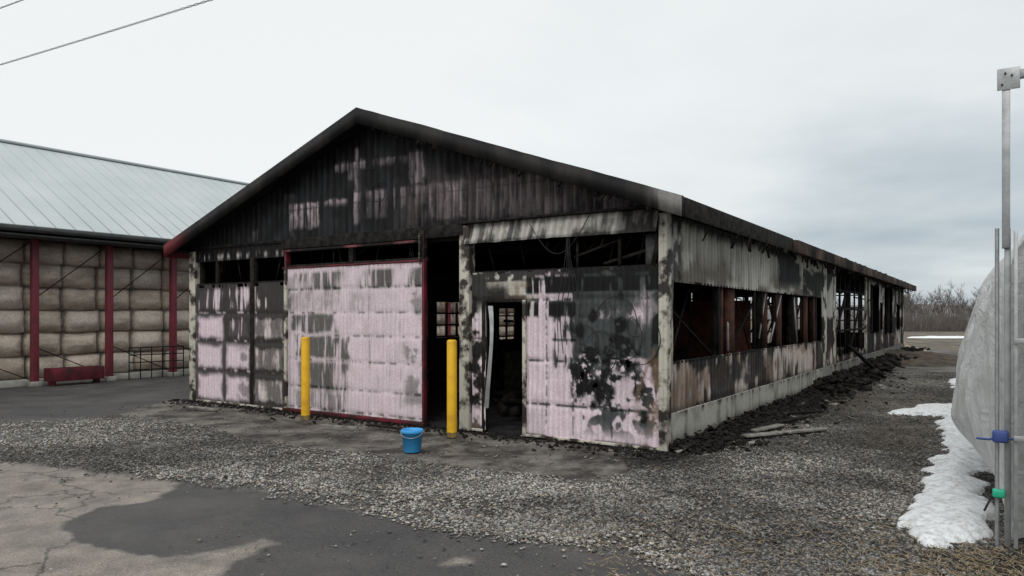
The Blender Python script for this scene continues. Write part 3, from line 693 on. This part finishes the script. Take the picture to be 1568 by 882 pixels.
scf=ramp(nt,noise(nt,.55,9,.72).outputs[0],.5,.62).outputs[0]
f_=N(nt,'ShaderNodeMath',operation='MULTIPLY'); f_.inputs[1].default_value=.45; lk.new(scf,f_.inputs[0])
asp=mix(nt,f_.outputs[0],asp,(.10,.092,.085))
dry=ramp(nt,noise(nt,3,8,.65).outputs[0],.35,.65,(.13,.118,.106,1),(.24,.215,.19,1)).outputs[0]
vo=N(nt,'ShaderNodeTexVoronoi',feature='DISTANCE_TO_EDGE'); vo.inputs['Scale'].default_value=.8
wn=noise(nt,2.5,6,.6); wm=mix(nt,.35,tc.outputs['Object'],wn.outputs['Color']); lk.new(wm,vo.inputs['Vector'])
ck=ramp(nt,vo.outputs[0],.0,.012,(.35,.35,.35,1),(1,1,1,1)).outputs[0]
dry=mix(nt,1.0,dry,ck,'MULTIPLY'); dry=mix(nt,1.0,dry,spk,'MULTIPLY')
col=mix(nt,edge(z1.outputs[1],3.5,.55),asp,dry)
sc=ramp(nt,noise(nt,1.6,10,.72).outputs[0],.42,.60,(.036,.033,.031,1),(.17,.158,.142,1)).outputs[0]
sc=mix(nt,1.0,sc,spk,'MULTIPLY')
col=mix(nt,edge(z1.outputs[2],5,.5),col,sc)
vg=N(nt,'ShaderNodeTexVoronoi'); vg.inputs['Scale'].default_value=50; lk.new(tc.outputs['Object'],vg.inputs['Vector'])
vb=N(nt,'ShaderNodeSeparateColor'); lk.new(vg.outputs['Color'],vb.inputs[0])
gc=ramp(nt,vb.outputs[0],.0,1.0,(.04,.037,.034,1),(.2,.19,.175,1)).outputs[0]
gl_=ramp(nt,noise(nt,.9,6,.6).outputs[0],.38,.62,(.45,.41,.37,1),(1,1,1,1)).outputs[0]
gc=mix(nt,1.0,gc,gl_,'MULTIPLY')
ge=edge(z1.outputs[0],6,.7,.1)
col=mix(nt,ge,col,gc)
dirt=ramp(nt,noise(nt,9,8,.7).outputs[0],.35,.68,(.025,.02,.016,1),(.115,.095,.07,1)).outputs[0]
col=mix(nt,edge(z2.outputs[2],5,.6,.15),col,dirt)
fld=ramp(nt,noise(nt,.25,8,.7).outputs[0],.35,.66,(.045,.037,.028,1),(.14,.115,.08,1)).outputs[0]
col=mix(nt,z2.outputs[1],col,fld)
col=mix(nt,edge(z2.outputs[0],6,.6,.16),col,(.014,.013,.012))
lk.new(col,b.inputs['Base Color'])
rr=ramp(nt,na_.outputs[0],.35,.6,(.45,.45,.45,1),(.9,.9,.9,1)); lk.new(rr.outputs[0],b.inputs['Roughness'])
b.inputs['Specular IOR Level'].default_value=.25
hb=mix(nt,ge,nf.outputs['Color'],vg.outputs['Distance']); bump(nt,b,hb,.6,.012)
ground=mesh_np('ground',np.stack([X,Y,Zg],1),grid_faces(na,nz),m,cols={'Z1':np.stack([gr,dr,sl],1),'Z2':np.stack([so,fi,di],1)},smooth=True)

def stones(xs,ys,smin,smax,name,dark=None,zoff=0):
    k=len(xs)
    base=np.array([(1,0,0),(-1,0,0),(0,1,0),(0,-1,0),(0,0,1),(0,0,-1)],float)
    F0=np.array([(0,2,4),(2,1,4),(1,3,4),(3,0,4),(2,0,5),(1,2,5),(3,1,5),(0,3,5)])
    s=smin+(smax-smin)*rng.rand(k)**2.8
    V=base[None]*(1+.5*(rng.rand(k,6,3)-.5))
    V+= .35*(rng.rand(k,6,3)-.5)
    sc=np.stack([s*(.7+.7*rng.rand(k)),s*(.6+.5*rng.rand(k)),s*(.3+.25*rng.rand(k))],1)
    V=V*sc[:,None,:]
    a=rng.rand(k)*6.28; ca,sa=np.cos(a)[:,None],np.sin(a)[:,None]
    x=V[:,:,0]*ca-V[:,:,1]*sa; y=V[:,:,0]*sa+V[:,:,1]*ca
    V=np.stack([x+xs[:,None],y+ys[:,None],V[:,:,2]+(s*.15)[:,None]+zoff],2)
    F=(F0[None]+(np.arange(k)*6)[:,None,None]).reshape(-1,3)
    t=rng.rand(k)**1.6
    c=mixc((.055,.052,.049),(.38,.365,.34),t); br_=rng.rand(k)<.15; c[br_]=c[br_]*np.array((1.08,.92,.75))
    big=.5+.8*ss(.3,.7,fbm(xs*.8,ys*.8,4,8)); c*=big[:,None]
    if dark is not None: c*=(1-.65*dark)[:,None]
    return mesh_np(name,V.reshape(-1,3),F,M_stone,cols=np.repeat(c,6,0))
m,nt,b=newmat('gravel_stone'); a=N(nt,'ShaderNodeAttribute'); a.attribute_name='Col'; nt.links.new(a.outputs['Color'],b.inputs['Base Color']); b.inputs['Roughness'].default_value=.85; b.inputs['Specular IOR Level'].default_value=.25; M_stone=m
K=1500000
r_=3.8+ (rng.rand(K)**1.5)*18; th=rng.uniform(-.72,.66,K)
xs=r_*np.tan(th)*.95; ys=r_
g,d_,s_,o_,f_2,i_,u_,v_=zones(xs,ys)
inb=(u_>-.15)&(u_<10.2)&(v_>-.05)
patch=ss(.30,.50,fbm(xs*1.3,ys*1.3,4,12))
keep=(rng.rand(K)<ss(.3,.8,g+.6*(fbm(xs*3,ys*3,3,5)-.5))*(.25+.75*patch)*(1-.9*np.clip(o_*1.6,0,1))*(1-.75*np.clip(i_,0,1)))&~inb
keep|=(rng.rand(K)<.006*ss(.45,.6,fbm(xs*1.1,ys*1.1,3,3)))&(ys<14)&~inb
keep&=(u_>-6.0)
dkk=np.clip(i_+1.2*o_,0,1)
xs,ys,dkk=xs[keep],ys[keep],dkk[keep]
if len(xs)>210000: xs,ys,dkk=xs[:210000],ys[:210000],dkk[:210000]
print('STONES',len(xs),keep.sum())
stones(xs,ys,.006,.024,'gravel',dark=dkk)

lst=[]
for i in range(1700):
    if random.random()<.5: x,y=random.gauss(3.3,.5),random.gauss(4.8,.35)
    elif random.random()<.6: x=random.uniform(.4,3.4); y=random.uniform(4.3,6)
    else: x,y=random.gauss(7.0,.8),random.gauss(17,2.5)
    a=random.uniform(0,3.14); l=random.uniform(.02,.09)
    lst.append(beam((x,y,.012),(x+l*math.cos(a),y+l*math.sin(a),.012+random.uniform(0,.02)),.004))
boxes('straw_litter',lst,M_straw)

# snow
m,nt,b=newmat('old_snow'); n=noise(nt,14,8,.7); r=ramp(nt,n.outputs[0],.33,.55,(.42,.40,.37,1),(.80,.82,.84,1)); nt.links.new(r.outputs[0],b.inputs['Base Color']); b.inputs['Roughness'].default_value=.6
n2=noise(nt,30,6,.7); bump(nt,b,n2.outputs[0],.9,.03); M_snow=m
def snow(name,P,d,h,seed=0):
    P=np.array(P,float); x=np.arange(P[:,0].min()-.3,P[:,0].max()+.3,d); y=np.arange(P[:,1].min()-.3,P[:,1].max()+.3,d)
    na,nz=len(x),len(y); X=np.repeat(x,nz);Y=np.tile(y,na)
    sd=sdpoly(X,Y,P)+.5*(fbm(X*2.3,Y*2.3,5,seed)-.5)
    Z=h*np.sqrt(np.clip(sd/.25,0,1))*(.6+.7*fbm(X*4,Y*4,4,seed+3))
    Z=np.where(sd>0,Z,-.03)
    F=grid_faces(na,nz); F=F[(sd[F]>-.04).any(1)]
    mesh_np(name,np.stack([X,Y,Z],1),F,M_snow,smooth=True)
snow('snow_bank',[(3.05,5.42),(3.25,5.95),(3.8,6.85),(5.3,8.9),(6.0,9.1),(4.6,7.1),(3.75,5.6),(3.5,5.45)],.025,.09,1)
snow('snow_bank',[(5.15,8.7),(5.9,9.9),(7.3,12.3),(6.6,12.6),(7.6,13.6),(8.6,13.9),(11.8,19.5),(13.2,20.5),(9.5,14.2),(6.1,9.2)],.05,.07,3)
snow('snow_bank',[(31,57),(34,58),(40,57.5),(37,56),(33,56)],.25,.12,2)
def mound(name,cx,cy,rx,ry,h,mat,seed):
    n=90; x=np.linspace(-1.2,1.2,n); X=np.repeat(x,n);Y=np.tile(x,n)
    r=np.hypot(X,Y)+.35*(fbm(X*3,Y*3,4,seed)-.5); Z=h*np.clip(1-r*r,-.1,1)*(.5+fbm(X*9,Y*9,4,seed+1)) -.03
    Xw=cx+X*rx;Yw=cy+Y*ry; mesh_np(name,np.stack([Xw,Yw,Z],1),grid_faces(n,n),mat)
mound('dirt_mound',15.2,29,3.0,5.0,.35,mat_simple('dark_dirt',(.09,.07,.05),(.03,.024,.018),.95,3,bst=1),2)
mound('straw_pile',18.5,37,2.2,2.2,.5,M_straw,5)

# distant trees
def trees():
    V=[];F=[]
    def seg(p,q,r0,r1):
        n=len(V); d=(q-p).normalized(); a=d.orthogonal().normalized(); b_=d.cross(a)
        for c,r in ((p,r0),(q,r1)):
            for k in range(3):
                t=k*2.094; V.append(tuple(c+(a*math.cos(t)+b_*math.sin(t))*r))
        for k in range(3): j=(k+1)%3; F.append((n+k,n+j,n+3+j,n+3+k))
    def grow(p,d,l,r,lev):
        q=p+d*l; seg(p,q,r,r*.6)
        if lev==0: return
        for i in range(random.choice((3,4)) if lev>1 else 4):
            t=random.uniform(.35,1); nd=(d+Vector((random.uniform(-.75,.75),random.uniform(-.75,.75),random.uniform(-.1,.5)))).normalized()
            grow(p+d*l*t,nd,l*random.uniform(.5,.72),max(.012,r*.5),lev-1)
    for i in range(230):
        y=random.uniform(84,125); x=random.uniform(.50,.78)*y if i<140 else random.uniform(-1.0,1.6)*y
        h=random.uniform(1.5,3.0)*(y/100)
        grow(Vector((x,y,-.1)),Vector((random.uniform(-.08,.08),0,1)).normalized(),h,.08,4)
    for i in range(8000):
        y=random.uniform(80,88); x=random.uniform(.48,.8)*y if i<4500 else random.uniform(-1.0,1.6)*y
        seg(Vector((x,y,0)),Vector((x+random.uniform(-.4,.4),y,random.uniform(.6,2.2))),.03,.01)
    mesh_np('distant_treeline',V,F,mat_simple('bare_branches',(.17,.15,.135),(.11,.095,.09),.9,1))
trees()
xx=np.linspace(-900,1400,300); V=[];F=[]
for i,x in enumerate(xx):
    h=5.5+3.5*float(fbm(x*.02,0,4,3)); V+= [(x,330,-1),(x,330+10,h)]
for i in range(len(xx)-1): F.append((2*i,2*i+2,2*i+3,2*i+1))
mesh_np('wooded_hills',V,F,mat_simple('hazy_woods',(.19,.18,.18),(.14,.13,.13),1,.3))

# =============== WORLD / LIGHT ===============
w=bpy.data.worlds.new('World'); scene.world=w; w.use_nodes=True; nt=w.node_tree; lk=nt.links
bg=nt.nodes['Background']
sky=N(nt,'ShaderNodeTexSky'); sky.sky_type='NISHITA'; sky.sun_disc=False; sky.sun_elevation=math.radians(42); sky.sun_rotation=math.radians(200)
tc=N(nt,'ShaderNodeTexCoord'); sp=N(nt,'ShaderNodeSeparateXYZ'); lk.new(tc.outputs['Generated'],sp.inputs[0])
def mth(op,a,b_=None,c=None):
    n=N(nt,'ShaderNodeMath',operation=op)
    for i,v in enumerate((a,b_,c)):
        if v is None: continue
        if isinstance(v,(int,float)): n.inputs[i].default_value=v
        else: lk.new(v,n.inputs[i])
    return n.outputs[0]
zc=mth('MAXIMUM',sp.outputs[2],0.0); zd=mth('ADD',zc,.16)
cb=N(nt,'ShaderNodeCombineXYZ'); lk.new(mth('DIVIDE',sp.outputs[0],zd),cb.inputs[0]); lk.new(mth('DIVIDE',sp.outputs[1],zd),cb.inputs[1])
cn=N(nt,'ShaderNodeTexNoise'); cn.inputs['Scale'].default_value=.9; cn.inputs['Detail'].default_value=7; cn.inputs['Roughness'].default_value=.5; lk.new(cb.outputs[0],cn.inputs['Vector'])
dk_=mth('MULTIPLY_ADD',zc,-1.15,sp.outputs[0])
dk_=mth('ADD',dk_,mth('MULTIPLY',mth('SUBTRACT',cn.outputs[0],.5),1.4))
cr=N(nt,'ShaderNodeValToRGB'); lk.new(mth('MULTIPLY_ADD',dk_,.9,.33),cr.inputs[0])
e=cr.color_ramp.elements; e[0].position=.0; e[0].color=(.92,.945,.945,1); e[1].position=.95; e[1].color=(.39,.46,.52,1)
x=cr.color_ramp.elements.new(.35); x.color=(.82,.86,.865,1)
x=cr.color_ramp.elements.new(.62); x.color=(.60,.66,.69,1)
zb=mth('MULTIPLY_ADD',mth('MINIMUM',mth('MAXIMUM',mth('SUBTRACT',zc,.4),0.0),.5),1.4,1.0)
vm=N(nt,'ShaderNodeVectorMath',operation='SCALE'); lk.new(cr.outputs[0],vm.inputs[0]); lk.new(zb,vm.inputs['Scale'])
vs=N(nt,'ShaderNodeVectorMath',operation='SCALE'); lk.new(sky.outputs[0],vs.inputs[0]); vs.inputs['Scale'].default_value=.1
mm=N(nt,'ShaderNodeMix',data_type='RGBA'); mm.inputs[0].default_value=.93; lk.new(vs.outputs[0],mm.inputs[6]); lk.new(vm.outputs[0],mm.inputs[7])
lk.new(mm.outputs[2],bg.inputs['Color']); bg.inputs['Strength'].default_value=1.0
sd=bpy.data.lights.new('overcast_sun','SUN'); sd.energy=1.0; sd.angle=math.radians(40); sd.color=(1,.98,.95)
so_=bpy.data.objects.new('overcast_sun',sd); link(so_)
so_.rotation_euler=Vector((.25,.72,-.75)).to_track_quat('-Z','Y').to_euler()

cam=bpy.data.cameras.new('camera'); co=bpy.data.objects.new('camera',cam); link(co)
co.location=(0,0,1.7); co.rotation_euler=(math.radians(90),0,0)
cam.sensor_width=36; cam.lens=36*1110/1568; cam.shift_y=43/1568; cam.clip_end=6000; cam.clip_start=.05
scene.camera=co
